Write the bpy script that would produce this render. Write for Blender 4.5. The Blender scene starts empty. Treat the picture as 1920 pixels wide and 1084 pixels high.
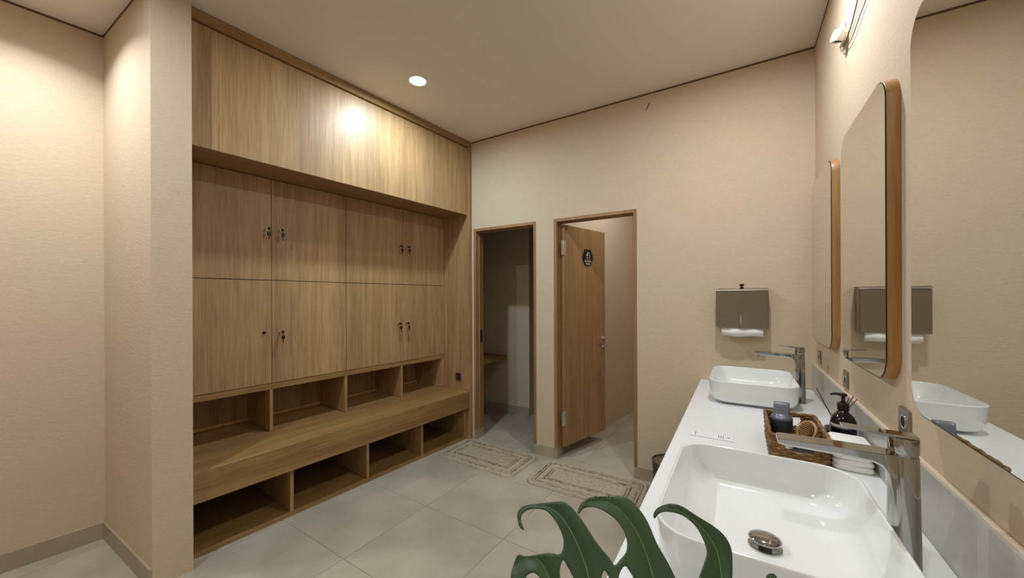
import bpy, bmesh, math, random
from mathutils import Vector, Matrix
from mathutils.geometry import delaunay_2d_cdt
from mathutils import noise as mn
random.seed(7)
sc = bpy.context.scene
COL = sc.collection
pi = math.pi

# ---------------------------------------------------------------- camera
cam_data = bpy.data.cameras.new('camera')
cam = bpy.data.objects.new('camera', cam_data)
COL.objects.link(cam)
cam_data.sensor_fit = 'HORIZONTAL'
cam_data.sensor_width = 36.0
cam_data.lens = 36.0 * 695.0 / 1920.0
cam_data.shift_y = 16.6 / 1920.0
cam_data.clip_start = 0.02
YAW = math.radians(31.6); ROLL = math.radians(0.22)
cam.matrix_world = (Matrix.Translation((0, 0, 1.4)) @ Matrix.Rotation(YAW, 4, 'Z')
                    @ Matrix.Rotation(pi / 2, 4, 'X') @ Matrix.Rotation(-ROLL, 4, 'Z'))
sc.camera = cam
# ---------------------------------------------------------------- colour, world, exposure
sc.view_settings.view_transform = 'Standard'
sc.view_settings.look = 'None'
sc.view_settings.exposure = -0.43
sc.view_settings.gamma = 1.0
sc.view_settings.use_curve_mapping = False
sc.cycles.max_bounces = 10
sc.cycles.diffuse_bounces = 6
sc.cycles.glossy_bounces = 6
sc.cycles.sample_clamp_indirect = 6.0
sc.cycles.use_denoising = True
world = bpy.data.worlds.new('world'); sc.world = world
world.use_nodes = True
world.node_tree.nodes['Background'].inputs[0].default_value = (0.5, 0.5, 0.5, 1)
world.node_tree.nodes['Background'].inputs[1].default_value = 0.0
# ---------------------------------------------------------------- downlights (the lamps of the place)
LAMP_COL = (0.95, 0.975, 1.0)
LAMPS = [(-1.95, 1.90, 2.95, 27, (0.76, 0.90, 1.0), 176), (-0.02, 1.93, 2.95, 24, LAMP_COL, 176),
         (-1.95, -0.05, 2.95, 27, LAMP_COL, 176), (-0.10, -0.05, 2.95, 14, LAMP_COL, 176),
         (-2.80, 0.22, 2.95, 12, LAMP_COL, 130), (-0.75, 3.60, 2.95, 17, LAMP_COL, 176)]
lamp_objs = []
for i, (x, y, z, p, c, spr) in enumerate(LAMPS):
    ld = bpy.data.lights.new('lamp_light', 'AREA'); ld.shape = 'DISK'; ld.size = 0.085
    ld.energy = p; ld.color = c; ld.spread = math.radians(spr)
    lo = bpy.data.objects.new('lamp_light', ld); COL.objects.link(lo)
    lo.location = (x, y, z - 0.006)
    lamp_objs.append(lo)

# ================================================================ materials
def srgb(r, g, b):
    f = lambda c: (c / 255 / 12.92) if c / 255 <= 0.04045 else ((c / 255 + 0.055) / 1.055) ** 2.4
    return (f(r), f(g), f(b), 1)
def mat(name, col, rough=0.5, metal=0.0, **kw):
    m = bpy.data.materials.new(name); m.use_nodes = True
    b = m.node_tree.nodes['Principled BSDF']
    b.inputs['Base Color'].default_value = col
    b.inputs['Roughness'].default_value = rough
    b.inputs['Metallic'].default_value = metal
    for k, v in kw.items():
        b.inputs[k.replace('_', ' ')].default_value = v
    return m
def nd(m, typ, **kw):
    n = m.node_tree.nodes.new(typ)
    for k, v in kw.items(): setattr(n, k, v)
    return n
def lk(m, a, b): m.node_tree.links.new(a, b)
def bsdf(m): return m.node_tree.nodes['Principled BSDF']
def noise_tex(m, scale, detail=3, rough=0.5, vec_scale=(1, 1, 1), coord='Object'):
    tc = nd(m, 'ShaderNodeTexCoord'); mp = nd(m, 'ShaderNodeMapping')
    mp.inputs['Scale'].default_value = vec_scale
    lk(m, tc.outputs[coord], mp.inputs['Vector'])
    n = nd(m, 'ShaderNodeTexNoise')
    n.inputs['Scale'].default_value = scale; n.inputs['Detail'].default_value = detail
    n.inputs['Roughness'].default_value = rough
    lk(m, mp.outputs[0], n.inputs['Vector'])
    return n.outputs['Fac']
def ramp(m, src, stops):
    r = nd(m, 'ShaderNodeValToRGB'); e = r.color_ramp.elements
    while len(e) < len(stops): e.new(0.5)
    for i, (p, c) in enumerate(stops): e[i].position = p; e[i].color = c
    lk(m, src, r.inputs[0]); return r.outputs[0]
def mixc(m, a, b, fac, mode='MIX'):
    x = nd(m, 'ShaderNodeMix', data_type='RGBA', blend_type=mode)
    if isinstance(fac, (int, float)): x.inputs[0].default_value = fac
    else: lk(m, fac, x.inputs[0])
    for s, k in ((a, 6), (b, 7)):
        if isinstance(s, tuple): x.inputs[k].default_value = s
        else: lk(m, s, x.inputs[k])
    return x.outputs[2]
def bump(m, src, strength=0.2, dist=0.002):
    b = nd(m, 'ShaderNodeBump'); b.inputs['Strength'].default_value = strength
    b.inputs['Distance'].default_value = dist
    lk(m, src, b.inputs['Height']); lk(m, b.outputs[0], bsdf(m).inputs['Normal'])
def wood(name, axis, c_dark, c_mid, c_light, rough=0.38, streak=1.0):
    m = mat(name, c_mid, rough)
    big, lo = 1.0, 0.035
    v = [big, big, big]; v['xyz'.index(axis)] = lo
    f1 = noise_tex(m, 130, 3, 0.6, tuple(v))
    v2 = [big, big, big]; v2['xyz'.index(axis)] = 0.05
    f2 = noise_tex(m, 26, 2, 0.5, tuple(v2))
    v3 = [big, big, big]; v3['xyz'.index(axis)] = 0.02
    f3 = noise_tex(m, 3.2, 1, 0.5, tuple(v3))
    a = ramp(m, f1, [(0.32, c_dark), (0.5, c_mid), (0.68, c_light)])
    b = ramp(m, f2, [(0.35, c_dark), (0.5, c_mid), (0.65, c_light)])
    c = mixc(m, a, b, 0.4)
    d = ramp(m, f3, [(0.35, (0.86, 0.86, 0.86, 1)), (0.65, (1.1, 1.1, 1.1, 1))])
    lk(m, mixc(m, c, d, 1.0, 'MULTIPLY'), bsdf(m).inputs['Base Color'])
    bump(m, f1, 0.12, 0.0006)
    return m
WD, WM, WL = srgb(142, 111, 75), srgb(167, 135, 94), srgb(186, 153, 111)
wood_v = wood('oak_veneer_upright', 'z', WD, WM, WL, 0.46)
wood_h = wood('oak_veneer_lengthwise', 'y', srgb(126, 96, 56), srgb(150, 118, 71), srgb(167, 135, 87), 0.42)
wood_door = wood('oak_door', 'z', srgb(134, 102, 66), srgb(154, 119, 79), srgb(168, 134, 92), 0.45)
wood_frame = wood('mirror_oak', 'z', srgb(134, 94, 44), srgb(158, 114, 58), srgb(174, 130, 72), 0.45)
wood_pale = wood('pale_wood', 'z', srgb(176, 130, 84), srgb(206, 164, 112), srgb(222, 184, 134), 0.5)

def plaster(name, base, pink, rough=0.75):
    m = mat(name, base, rough)
    big = noise_tex(m, 1.6, 2, 0.5)
    c = ramp(m, big, [(0.38, base), (0.64, pink)])
    sm = noise_tex(m, 60, 4, 0.6, (1, 1, 2.2))
    sp = ramp(m, sm, [(0.3, (0.95, 0.95, 0.95, 1)), (0.7, (1.04, 1.04, 1.04, 1))])
    lk(m, mixc(m, c, sp, 1.0, 'MULTIPLY'), bsdf(m).inputs['Base Color'])
    h1 = noise_tex(m, 34, 6, 0.7, (1, 1, 2.2))
    bump(m, h1, 0.4, 0.004)
    return m
plaster_m = plaster('sand_plaster', srgb(202, 187, 161), srgb(206, 186, 161))
ceil_m = mat('ceiling_paint', srgb(224, 216, 206), 0.85)
gap_m = mat('painted_gap_shade', srgb(96, 72, 50), 0.8)
def stone(name, a, b, rough):
    m = mat(name, a, rough)
    f = noise_tex(m, 3.0, 6, 0.62); g = noise_tex(m, 1.1, 2, 0.5)
    c1 = ramp(m, f, [(0.35, a), (0.66, b)])
    c2 = ramp(m, g, [(0.35, (0.93, 0.93, 0.93, 1)), (0.65, (1.05, 1.05, 1.05, 1))])
    lk(m, mixc(m, c1, c2, 1.0, 'MULTIPLY'), bsdf(m).inputs['Base Color'])
    return m
tile_m = stone('floor_tile_stone', srgb(160, 152, 136), srgb(177, 169, 153), 0.42)
grout_m = mat('grout', srgb(146, 137, 122), 0.9)
base_m = stone('skirting_tile', srgb(160, 148, 128), srgb(174, 162, 142), 0.45)
splash_m = stone('splash_tile', srgb(166, 162, 152), srgb(182, 178, 168), 0.3)
counter_m = mat('white_solid_surface', srgb(226, 229, 230), 0.18)
ceramic_m = mat('white_ceramic', srgb(233, 236, 235), 0.08, Coat_Weight=0.5, Coat_Roughness=0.03)
chrome_m = mat('chrome', (0.42, 0.42, 0.41, 1), 0.08, 1.0)
steel_m = mat('brushed_steel', (0.34, 0.30, 0.255, 1), 0.30, 1.0)
_f = noise_tex(steel_m, 120, 2, 0.5, (0.05, 1, 1)); bump(steel_m, _f, 0.05, 0.0005)
silver_m = mat('silver_metal', (0.75, 0.74, 0.72, 1), 0.2, 1.0)
mirror_m = mat('mirror_glass', (0.74, 0.74, 0.70, 1), 0.0, 1.0)
black_m = mat('black_plastic', srgb(12, 10, 11), 0.35)
edge_m = mat('black_edge', srgb(22, 18, 16), 0.4)
amber_m = mat('dark_bottle', srgb(9, 6, 7), 0.1, Coat_Weight=0.3)
label_m = mat('grey_label', srgb(150, 144, 146), 0.6)
white_m = mat('white_plastic', srgb(232, 230, 222), 0.35)
paper_m = mat('white_paper', srgb(238, 236, 232), 0.8)
cloth_m = mat('white_cloth', srgb(240, 238, 236), 0.9)
_f = noise_tex(cloth_m, 220, 2); bump(cloth_m, _f, 0.3, 0.001)
ink_m = mat('grey_ink', srgb(120, 122, 126), 0.7)
card_m = mat('card', srgb(226, 228, 232), 0.3)
grey_m = mat('grey_bottle', srgb(66, 71, 84), 0.3, 0.2)
greycap_m = mat('grey_bottle_cap', srgb(128, 136, 152), 0.28, 0.4)
bin_m = mat('bin_plastic', srgb(62, 58, 54), 0.5)
cable_m = mat('cable', srgb(120, 98, 74), 0.5)
cable_w = mat('pale_cable', srgb(196, 186, 168), 0.5)
reed_m = mat('reed', srgb(150, 92, 66), 0.7)
darkreed_m = mat('dark_reed', srgb(70, 52, 40), 0.7)
leaf_m = mat('leaf', srgb(44, 68, 38), 0.5)
_f = noise_tex(leaf_m, 9, 3)
lk(leaf_m, ramp(leaf_m, _f, [(0.3, srgb(36, 60, 34)), (0.7, srgb(54, 80, 44))]), bsdf(leaf_m).inputs['Base Color'])
vein_m = mat('leaf_vein', srgb(104, 132, 84), 0.6)
stem_m = mat('stem', srgb(84, 112, 56), 0.5)
pot_m = mat('pot_clay', srgb(214, 208, 198), 0.5)
soil_m = mat('soil', srgb(60, 44, 32), 0.95)
pouch_m = mat('dark_pouch', srgb(44, 40, 42), 0.4)
cush_m = mat('brush_cushion', srgb(92, 60, 32), 0.6)
hair_m = mat('bristle', srgb(196, 158, 96), 0.6)
weave_m = mat('seagrass', srgb(140, 104, 62), 0.75)
_f = noise_tex(weave_m, 38, 4, 0.7)
lk(weave_m, ramp(weave_m, _f, [(0.3, srgb(66, 44, 26)), (0.5, srgb(122, 90, 52)), (0.72, srgb(170, 136, 84))]), bsdf(weave_m).inputs['Base Color'])
rug_m = mat('rug_cotton', srgb(168, 156, 138), 0.95)
_f = noise_tex(rug_m, 55, 5, 0.7)
lk(rug_m, ramp(rug_m, _f, [(0.3, srgb(150, 137, 118)), (0.7, srgb(184, 171, 150))]), bsdf(rug_m).inputs['Base Color'])
bump(rug_m, _f, 0.7, 0.004)
rugline_m = mat('rug_groove_shade', srgb(122, 106, 88), 0.95)
glow_m = mat('lamp_diffuser', (1, 1, 1, 1), 0.5)
bsdf(glow_m).inputs['Emission Color'].default_value = (0.93, 0.97, 1, 1)
bsdf(glow_m).inputs['Emission Strength'].default_value = 12.0
dark_m = mat('dark_hole', srgb(20, 14, 10), 0.8)

# ================================================================ mesh helpers
def link(name, me, m=None, parent=None, smooth=False):
    o = bpy.data.objects.new(name, me); COL.objects.link(o)
    if m: me.materials.append(m)
    if parent: o.parent = parent
    if smooth:
        for p in me.polygons: p.use_smooth = True
    return o
def from_bm(name, bm, m=None, parent=None, smooth=False, angle=None):
    bmesh.ops.recalc_face_normals(bm, faces=bm.faces)
    me = bpy.data.meshes.new(name); bm.to_mesh(me); bm.free()
    o = link(name, me, m, parent, smooth or angle is not None)
    if angle is not None:
        try: me.set_sharp_from_angle(angle=math.radians(angle))
        except Exception: pass
    return o
def bm_box(bm, x0, x1, y0, y1, z0, z1, bev=0.0):
    b = bmesh.new()
    vs = [b.verts.new((x, y, z)) for x in (x0, x1) for y in (y0, y1) for z in (z0, z1)]
    for f in ((0, 1, 3, 2), (4, 6, 7, 5), (0, 4, 5, 1), (2, 3, 7, 6), (0, 2, 6, 4), (1, 5, 7, 3)):
        b.faces.new([vs[i] for i in f])
    if bev: bmesh.ops.bevel(b, geom=b.edges[:], offset=bev, segments=1, affect='EDGES')
    t = bpy.data.meshes.new('tmp'); b.to_mesh(t); b.free(); bm.from_mesh(t); bpy.data.meshes.remove(t)
def box(name, m, parent, x0, x1, y0, y1, z0, z1, bev=0.001):
    bm = bmesh.new(); bm_box(bm, x0, x1, y0, y1, z0, z1, bev)
    return from_bm(name, bm, m, parent)
def boxes(name, m, parent, lst, bev=0.0):
    bm = bmesh.new()
    for b in lst: bm_box(bm, *b, bev)
    return from_bm(name, bm, m, parent)
def prism(bm, pts, z0, z1):
    a = [bm.verts.new((x, y, z0)) for x, y in pts]; b = [bm.verts.new((x, y, z1)) for x, y in pts]
    n = len(pts); bm.faces.new(a[::-1]); bm.faces.new(b)
    for i in range(n): bm.faces.new((a[i], a[(i + 1) % n], b[(i + 1) % n], b[i]))
def rrect(hx, hy, r, n=6):
    out = []
    for cx, cy, a0 in ((hx - r, hy - r, 0), (-hx + r, hy - r, 90), (-hx + r, -hy + r, 180), (hx - r, -hy + r, 270)):
        for i in range(n + 1):
            a = math.radians(a0 + 90 * i / n); out.append((cx + r * math.cos(a), cy + r * math.sin(a)))
    return out
def loft(bm, rings, cap0=True, cap1=True):
    R = [[bm.verts.new(p) for p in ring] for ring in rings]
    n = len(R[0])
    for a, b in zip(R, R[1:]):
        for i in range(n): bm.faces.new((a[i], a[(i + 1) % n], b[(i + 1) % n], b[i]))
    if cap0: bm.faces.new(R[0][::-1])
    if cap1: bm.faces.new(R[-1])
def lathe(bm, prof, seg=28, cx=0, cy=0, cap0=True, cap1=True):
    loft(bm, [[(cx + r * math.cos(2 * pi * i / seg), cy + r * math.sin(2 * pi * i / seg), z) for i in range(seg)] for r, z in prof], cap0, cap1)
def tube(bm, pts, r, seg=8, caps=True):
    pts = [Vector(p) for p in pts]; rings = []
    rr = r if isinstance(r, (list, tuple)) else [r] * len(pts)
    up = None
    for i, p in enumerate(pts):
        t = (pts[min(i + 1, len(pts) - 1)] - pts[max(i - 1, 0)]).normalized()
        if up is None: up = t.orthogonal().normalized()
        s = t.cross(up); s.normalize(); up = s.cross(t).normalized()
        rings.append([p + (s * math.cos(2 * pi * k / seg) + up * math.sin(2 * pi * k / seg)) * rr[i] for k in range(seg)])
    loft(bm, rings, caps, caps)
def smooth_path(pts, k=6):
    P = [Vector(p) for p in pts]; out = []
    for i in range(len(P) - 1):
        a, b, c, d = P[max(i - 1, 0)], P[i], P[i + 1], P[min(i + 2, len(P) - 1)]
        for j in range(k):
            t = j / k
            out.append(0.5 * ((2 * b) + (c - a) * t + (2 * a - 5 * b + 4 * c - d) * t * t + (3 * b - a - 3 * c + d) * t ** 3))
    out.append(P[-1]); return out
def rot_bm(bm, M): bmesh.ops.transform(bm, matrix=M, verts=bm.verts)
def empty(name, loc=(0, 0, 0), rz=0.0):
    o = bpy.data.objects.new(name, None); COL.objects.link(o)
    o.location = loc; o.rotation_euler = (0, 0, rz); o.empty_display_size = 0.1
    return o
def tag(o, label, cat, group=None):
    o['label'] = label; o['category'] = cat
    if group: o['group'] = group
    return o
def struct(o):
    o['kind'] = 'structure'; return o
def copy_tree(o, parent=None):
    c = o.copy(); COL.objects.link(c)
    if parent: c.parent = parent
    for ch in list(o.children): copy_tree(ch, c)
    return c
def text_mesh(body, size, name, m, parent, loc, rot):
    cu = bpy.data.curves.new('t', 'FONT'); cu.body = body; cu.size = size
    cu.align_x = 'CENTER'; cu.align_y = 'CENTER'; cu.extrude = 0.0004
    t = bpy.data.objects.new('t', cu); COL.objects.link(t)
    dg = bpy.context.evaluated_depsgraph_get(); dg.update()
    me = bpy.data.meshes.new_from_object(t.evaluated_get(dg))
    bpy.data.objects.remove(t); bpy.data.curves.remove(cu)
    me.materials.clear()
    o = link(name, me, m, parent); o.location = loc; o.rotation_euler = rot
    return o

def descend(o):
    yield o
    for c in o.children: yield from descend(c)
def rebase(root, base, origin=(0, 0, 0), rz=0.0):
    base = Vector(base); done = set()
    for o in descend(root):
        if o.type == 'MESH' and o.data.name not in done:
            if o.location.length < 1e-9:
                o.data.transform(Matrix.Translation(-base)); done.add(o.data.name)
            else: o.location = o.location - base
    root.rotation_euler = (0, 0, rz)
    root.location = Vector(origin) + Matrix.Rotation(rz, 3, 'Z') @ base
    return root
LO = (-2.505, 0.804, 0.0); LR = -math.radians(4.85)
def Lp(n, s):
    v = Vector(LO) + Matrix.Rotation(LR, 3, 'Z') @ Vector((n, s, 0)); return (v.x, v.y)
CZ = 2.95; BY = 2.94; RX = 0.40

# ================================================================ floor
fl = struct(box('floor', grout_m, None, -4.0, 0.7, -1.9, 5.3, -0.06, -0.003, 0))
TW, TD, TR = 0.63, 0.60, math.radians(-1.5)
tm = bpy.data.meshes.new('floor_tile')
_b = bmesh.new(); bm_box(_b, -TW / 2 + .001, TW / 2 - .001, -TD / 2 + .001, TD / 2 - .001, -0.004, 0.0)
_b.to_mesh(tm); _b.free(); tm.materials.append(tile_m)
_t2 = noise_tex(tile_m, 1, 0)   # keeps the tile material in object space
for i in range(-3, 5):
    for j in range(-5, 7):
        cx = -1.82 + (i + 0.5) * TW; cy = 1.22 + (j + 0.5) * TD
        v = Matrix.Rotation(TR, 3, 'Z') @ Vector((cx + 1.82, cy - 1.22, 0)) + Vector((-1.82, 1.22, 0))
        if v.x < -3.9 or v.x > 0.6 or v.y < -1.8 or v.y > 5.2: continue
        t = bpy.data.objects.new('floor_tile', tm); COL.objects.link(t); t.parent = fl
        t.location = v; t.rotation_euler = (0, 0, TR + pi * ((i + j) % 2))
# ================================================================ ceiling and walls
ce = struct(box('ceiling', ceil_m, None, -4.0, 0.7, -1.9, 5.3, CZ, CZ + 0.08, 0))
O1 = (-2.254, -1.555, 2.084); O2 = (-1.38, -0.677, 2.084); WT = 0.12
struct(boxes('wall_back', plaster_m, None, [
    (-2.2775, O1[0], BY, BY + WT, 0, CZ), (-3.6, -2.2775, BY + .08, BY + WT, 0, CZ),
    (O1[0], O1[1], BY, BY + WT, O1[2], CZ), (O1[1], O2[0], BY, BY + WT, 0, CZ),
    (O2[0], O2[1], BY, BY + WT, O2[2], CZ), (O2[1], RX + .1, BY, BY + WT, 0, CZ)]))
struct(box('wall_right', plaster_m, None, RX, RX + .1, -1.8, BY, 0, CZ, 0))
struct(box('wall_rear', plaster_m, None, -3.7, RX, -1.9, -1.8, 0, CZ, 0))
def wall_poly(name, pts, m=None, z0=0, z1=CZ):
    bm = bmesh.new(); prism(bm, pts, z0, z1); return struct(from_bm(name, bm, m or plaster_m))
a = Lp(0.10, -0.185); b = Lp(0.10, -0.03); c = Lp(-0.86, -0.03)
wall_poly('wall_partition', [a, b, c, (-3.45, 0.70), (-3.45, 0.60), (-3.19, 0.60)])
rd = Vector((-math.sin(math.radians(7)), -math.cos(math.radians(7)), 0))
p0 = Vector((-3.185, 0.60, 0)); p1 = p0 + rd * 2.45
wall_poly('wall_recess', [(p0.x, p0.y), (p1.x, p1.y), (p1.x - .2, p1.y), (p0.x - .2, p0.y)])
lw0 = Lp(-0.80, -0.03); lw1 = Lp(-0.80, 2.25)
wall_poly('wall_left', [lw0, lw1, (lw1[0] - .12, lw1[1]), (lw0[0] - .12, lw0[1])])
# booth behind the narrow doorway
struct(boxes('wall_changing_booth', plaster_m, None, [(-3.12, -3.02, 3.06, 3.83, 0, CZ), (-3.12, -2.12, 3.83, 4.9, 0, CZ), (-2.12, -1.3, 4.8, 4.9, 0, CZ)]))
# partition between the two booths; door 2 rests open along it
q0 = (-1.386, 3.06); q1 = (-1.10, 4.80)
wall_poly('wall_between_booths', [q0, q1, (q1[0] - .14, q1[1]), (q0[0] - .14, q0[1])])
struct(boxes('wall_shower_room', plaster_m, None, [(-1.25, 0.5, 4.80, 4.9, 0, CZ), (0.36, 0.46, 3.06, 4.8, 0, CZ)]))

# dark strips painting the shade of the gap under the ceiling, no real recess
def strip(name, p, q, z0, z1, t, m, side=1):
    p = Vector((p[0], p[1], 0)); q = Vector((q[0], q[1], 0)); d = (q - p).normalized(); n = Vector((-d.y, d.x, 0)) * side * t
    bm = bmesh.new(); prism(bm, [(p.x, p.y), (q.x, q.y), (q.x + n.x, q.y + n.y), (p.x + n.x, p.y + n.y)], z0, z1)
    return struct(from_bm(name, bm, m))
strip('gap_shade_strip_1', (-2.27, BY), (RX, BY), CZ - .012, CZ, .002, gap_m, -1)
strip('gap_shade_strip_2', (RX, BY - .002), (RX, -1.8), CZ - .012, CZ, .002, gap_m, -1)
strip('gap_shade_strip_3', (-3.19, 0.60), a, CZ - .012, CZ, .002, gap_m, -1)
strip('gap_shade_strip_4', (p0.x, p0.y), (p1.x, p1.y), CZ - .012, CZ, .002, gap_m, 1)
# skirting
strip('baseboard_pier', (O1[1] , BY), (O2[0], BY), 0, .092, .004, base_m, -1)
strip('baseboard_back', (O2[1], BY), (RX, BY), 0, .092, .004, base_m, -1)
strip('baseboard_recess', (p0.x, p0.y), (p1.x, p1.y), 0, .095, .010, base_m, 1)
strip('baseboard_partition', (-3.18, 0.60), (a[0] - .002, a[1]), 0, .095, .010, base_m, -1)
strip('baseboard_booth', (-3.02, 3.83), (-2.12, 3.83), 0, .10, .008, base_m, -1)
strip('baseboard_between_booths', q0, (q0[0] + .3 * (q1[0] - q0[0]), q0[1] + .3 * (q1[1] - q0[1])), 0, .10, .008, base_m, -1)
# splash tiles above the worktop
y = BY - .001
k = 0
sp = empty('trim_5'); struct(sp)
while y > -0.6:
    box('splash_tile', splash_m, sp, 0.380, 0.387, y - 1.199, y, 0.8215, 0.983, 0.0004); y -= 1.2
rebase(sp, (0.39, 1.2, 0.82))
struct(box('trim_6', plaster_m, None, .3873, RX - .0005, -.6, BY - .001, .8215, .9835, .001))

# ================================================================ doors
def door_frame(root, x0, x1, ztop, y0=BY - .002, y1=BY + WT + .005, t=.026):
    fr = boxes('door_frame', wood_door, root, [
        (x0 + .001, x0 + t, y0, y1, .09, ztop - .001), (x1 - t, x1 - .001, y0, y1, .09, ztop - .001),
        (x0 + t, x1 - t, y0, y1, ztop - t, ztop - .001)], .0012)
    boxes('door_stop', wood_door, root, [
        (x0 + t, x0 + t + .012, BY + .045, BY + .058, .09, ztop - t), (x1 - t - .012, x1 - t, BY + .045, BY + .058, .09, ztop - t),
        (x0 + t + .012, x1 - t - .012, BY + .045, BY + .058, ztop - t - .012, ztop - t)])
    boxes('plinth', base_m, root, [(x0 + .001, x0 + t, y0, y1, 0, .09), (x1 - t, x1 - .001, y0, y1, 0, .09)])
    return fr
d1 = empty('door_1'); struct(d1); door_frame(d1, *O1)
box('strike_plate', black_m, d1, -2.225, -2.222, 3.005, 3.035, .955, 1.075, .0005)
rebase(d1, (O1[0], BY, 0))
d2 = empty('door_2'); struct(d2); door_frame(d2, *O2)
rebase(d2, (O2[0], BY, 0))
LA = math.radians(-16.5); LH = (-1.305, 2.99, 0)
# leaf in its own coordinates: x = outward face, y = along the leaf
leaf = box('door_leaf', wood_door, None, -.040, 0, 0, .615, .10, 2.038, .002)
leaf.location = LH; leaf.rotation_euler = (0, 0, LA)
leaf.parent = d2; leaf.location = Vector(LH) - Vector((O2[0], BY, 0))
def mk_handle():
    bm = bmesh.new()
    def disc(y, z, r, x0, x1):
        b = bmesh.new(); lathe(b, [(r, x0), (r, x1)], 20); rot_bm(b, Matrix.Translation((0, y, z)) @ Matrix.Rotation(pi / 2, 4, 'Y'))
        t = bpy.data.meshes.new('t'); b.to_mesh(t); b.free(); bm.from_mesh(t); bpy.data.meshes.remove(t)
    disc(.575, 1.012, .024, 0, .006); disc(.575, .925, .022, 0, .006); disc(.575, .925, .008, .006, .012)
    tube(bm, smooth_path([(.004, .575, 1.012), (.045, .575, 1.012), (.056, .566, 1.012), (.058, .54, 1.012), (.058, .46, 1.012)], 4), .008, 10)
    return bm
h = from_bm('handle', mk_handle(), silver_m, leaf, angle=40); h['label'] = 'silver lever handle with round key rose'
for z in (.35, 1.835):
    bm = bmesh.new()
    tube(bm, [(.004, -.012, z - .065), (.004, -.012, z + .065)], .007, 10)
    bm_box(bm, .0, .002, -.012, .022, z - .062, z + .062); bm_box(bm, .0, .002, -.04, -.012, z - .062, z + .062)
    for zz in (-.04, 0, .04):
        for yy in (.006, -.028): bm_box(bm, .002, .0035, yy - .004, yy + .004, z + zz - .004, z + zz + .004)
    o = from_bm('hinge', bm, silver_m, leaf)
# hexagonal sign on the leaf
sg = empty('door_sign')
SC = Vector((0, .335, 1.772))
bm = bmesh.new()
hexp = [(.085 * math.cos(math.radians(60 * i)), .088 * math.sin(math.radians(60 * i))) for i in range(6)]
A_ = [bm.verts.new((0.001, p, q)) for p, q in hexp]; B_ = [bm.verts.new((0.006, p * .97, q * .97)) for p, q in hexp]
bm.faces.new(A_); bm.faces.new(B_)
for i in range(6): bm.faces.new((A_[i], A_[(i + 1) % 6], B_[(i + 1) % 6], B_[i]))
from_bm('plate', bm, black_m, sg)
bm = bmesh.new()
tube(bm, smooth_path([(.0066, .022, -.022), (.0066, .022, .03), (.0066, .012, .044), (.0066, -.004, .044), (.0066, -.012, .034)], 4), .003, 6)
bm_box(bm, .006, .008, -.022, .0, .018, .033)
for yy in (-.02, -.011, -.002):
    for zz in (.008, -.004, -.016): bm_box(bm, .006, .0075, yy - .0016, yy + .0016, zz - .003, zz + .003)
from_bm('shower_icon', bm, white_m, sg)
text_mesh('SHOWER', .024, 'lettering', white_m, sg, (.0065, 0, -.037), (pi / 2, 0, pi / 2))
text_mesh('ROOM', .022, 'lettering', white_m, sg, (.0065, 0, -.060), (pi / 2, 0, pi / 2))
M = Matrix.Translation(LH) @ Matrix.Rotation(LA, 4, 'Z')
sg.location = M @ SC; sg.rotation_euler = (0, 0, LA)
tag(sg, 'black hexagonal sign with white shower icon on the open wooden door', 'sign')
# booth shelf
sh = box('corner_shelf', wood_h, None, -3.018, -2.43, 3.20, 3.828, .655, .703, .002)
rebase(sh, (-2.72, 3.5, .655)); tag(sh, 'wooden wall shelf inside the dark booth behind the narrow doorway', 'shelf')

# ================================================================ built-in joinery along the left (n, s, z)
def fin(root, base): return rebase(root, base, LO, LR)
SE = 2.105; S0 = -0.028
oc = empty('overhead_cabinet')
box('front_panel', wood_v, oc, .010, .030, S0, SE - .001, 2.222, 2.884, .001)
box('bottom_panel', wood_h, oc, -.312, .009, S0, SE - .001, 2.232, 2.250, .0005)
box('body', wood_v, oc, -.78, .009, S0, SE - .001, 2.251, 2.947, 0)
box('cornice', wood_h, oc, .010, .046, S0, SE + .044, 2.890, 2.947, .001)
fin(oc, (0, 1.0, 2.232)); tag(oc, 'long blank oak overhead cabinet under the ceiling above the lockers', 'cabinet')

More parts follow.
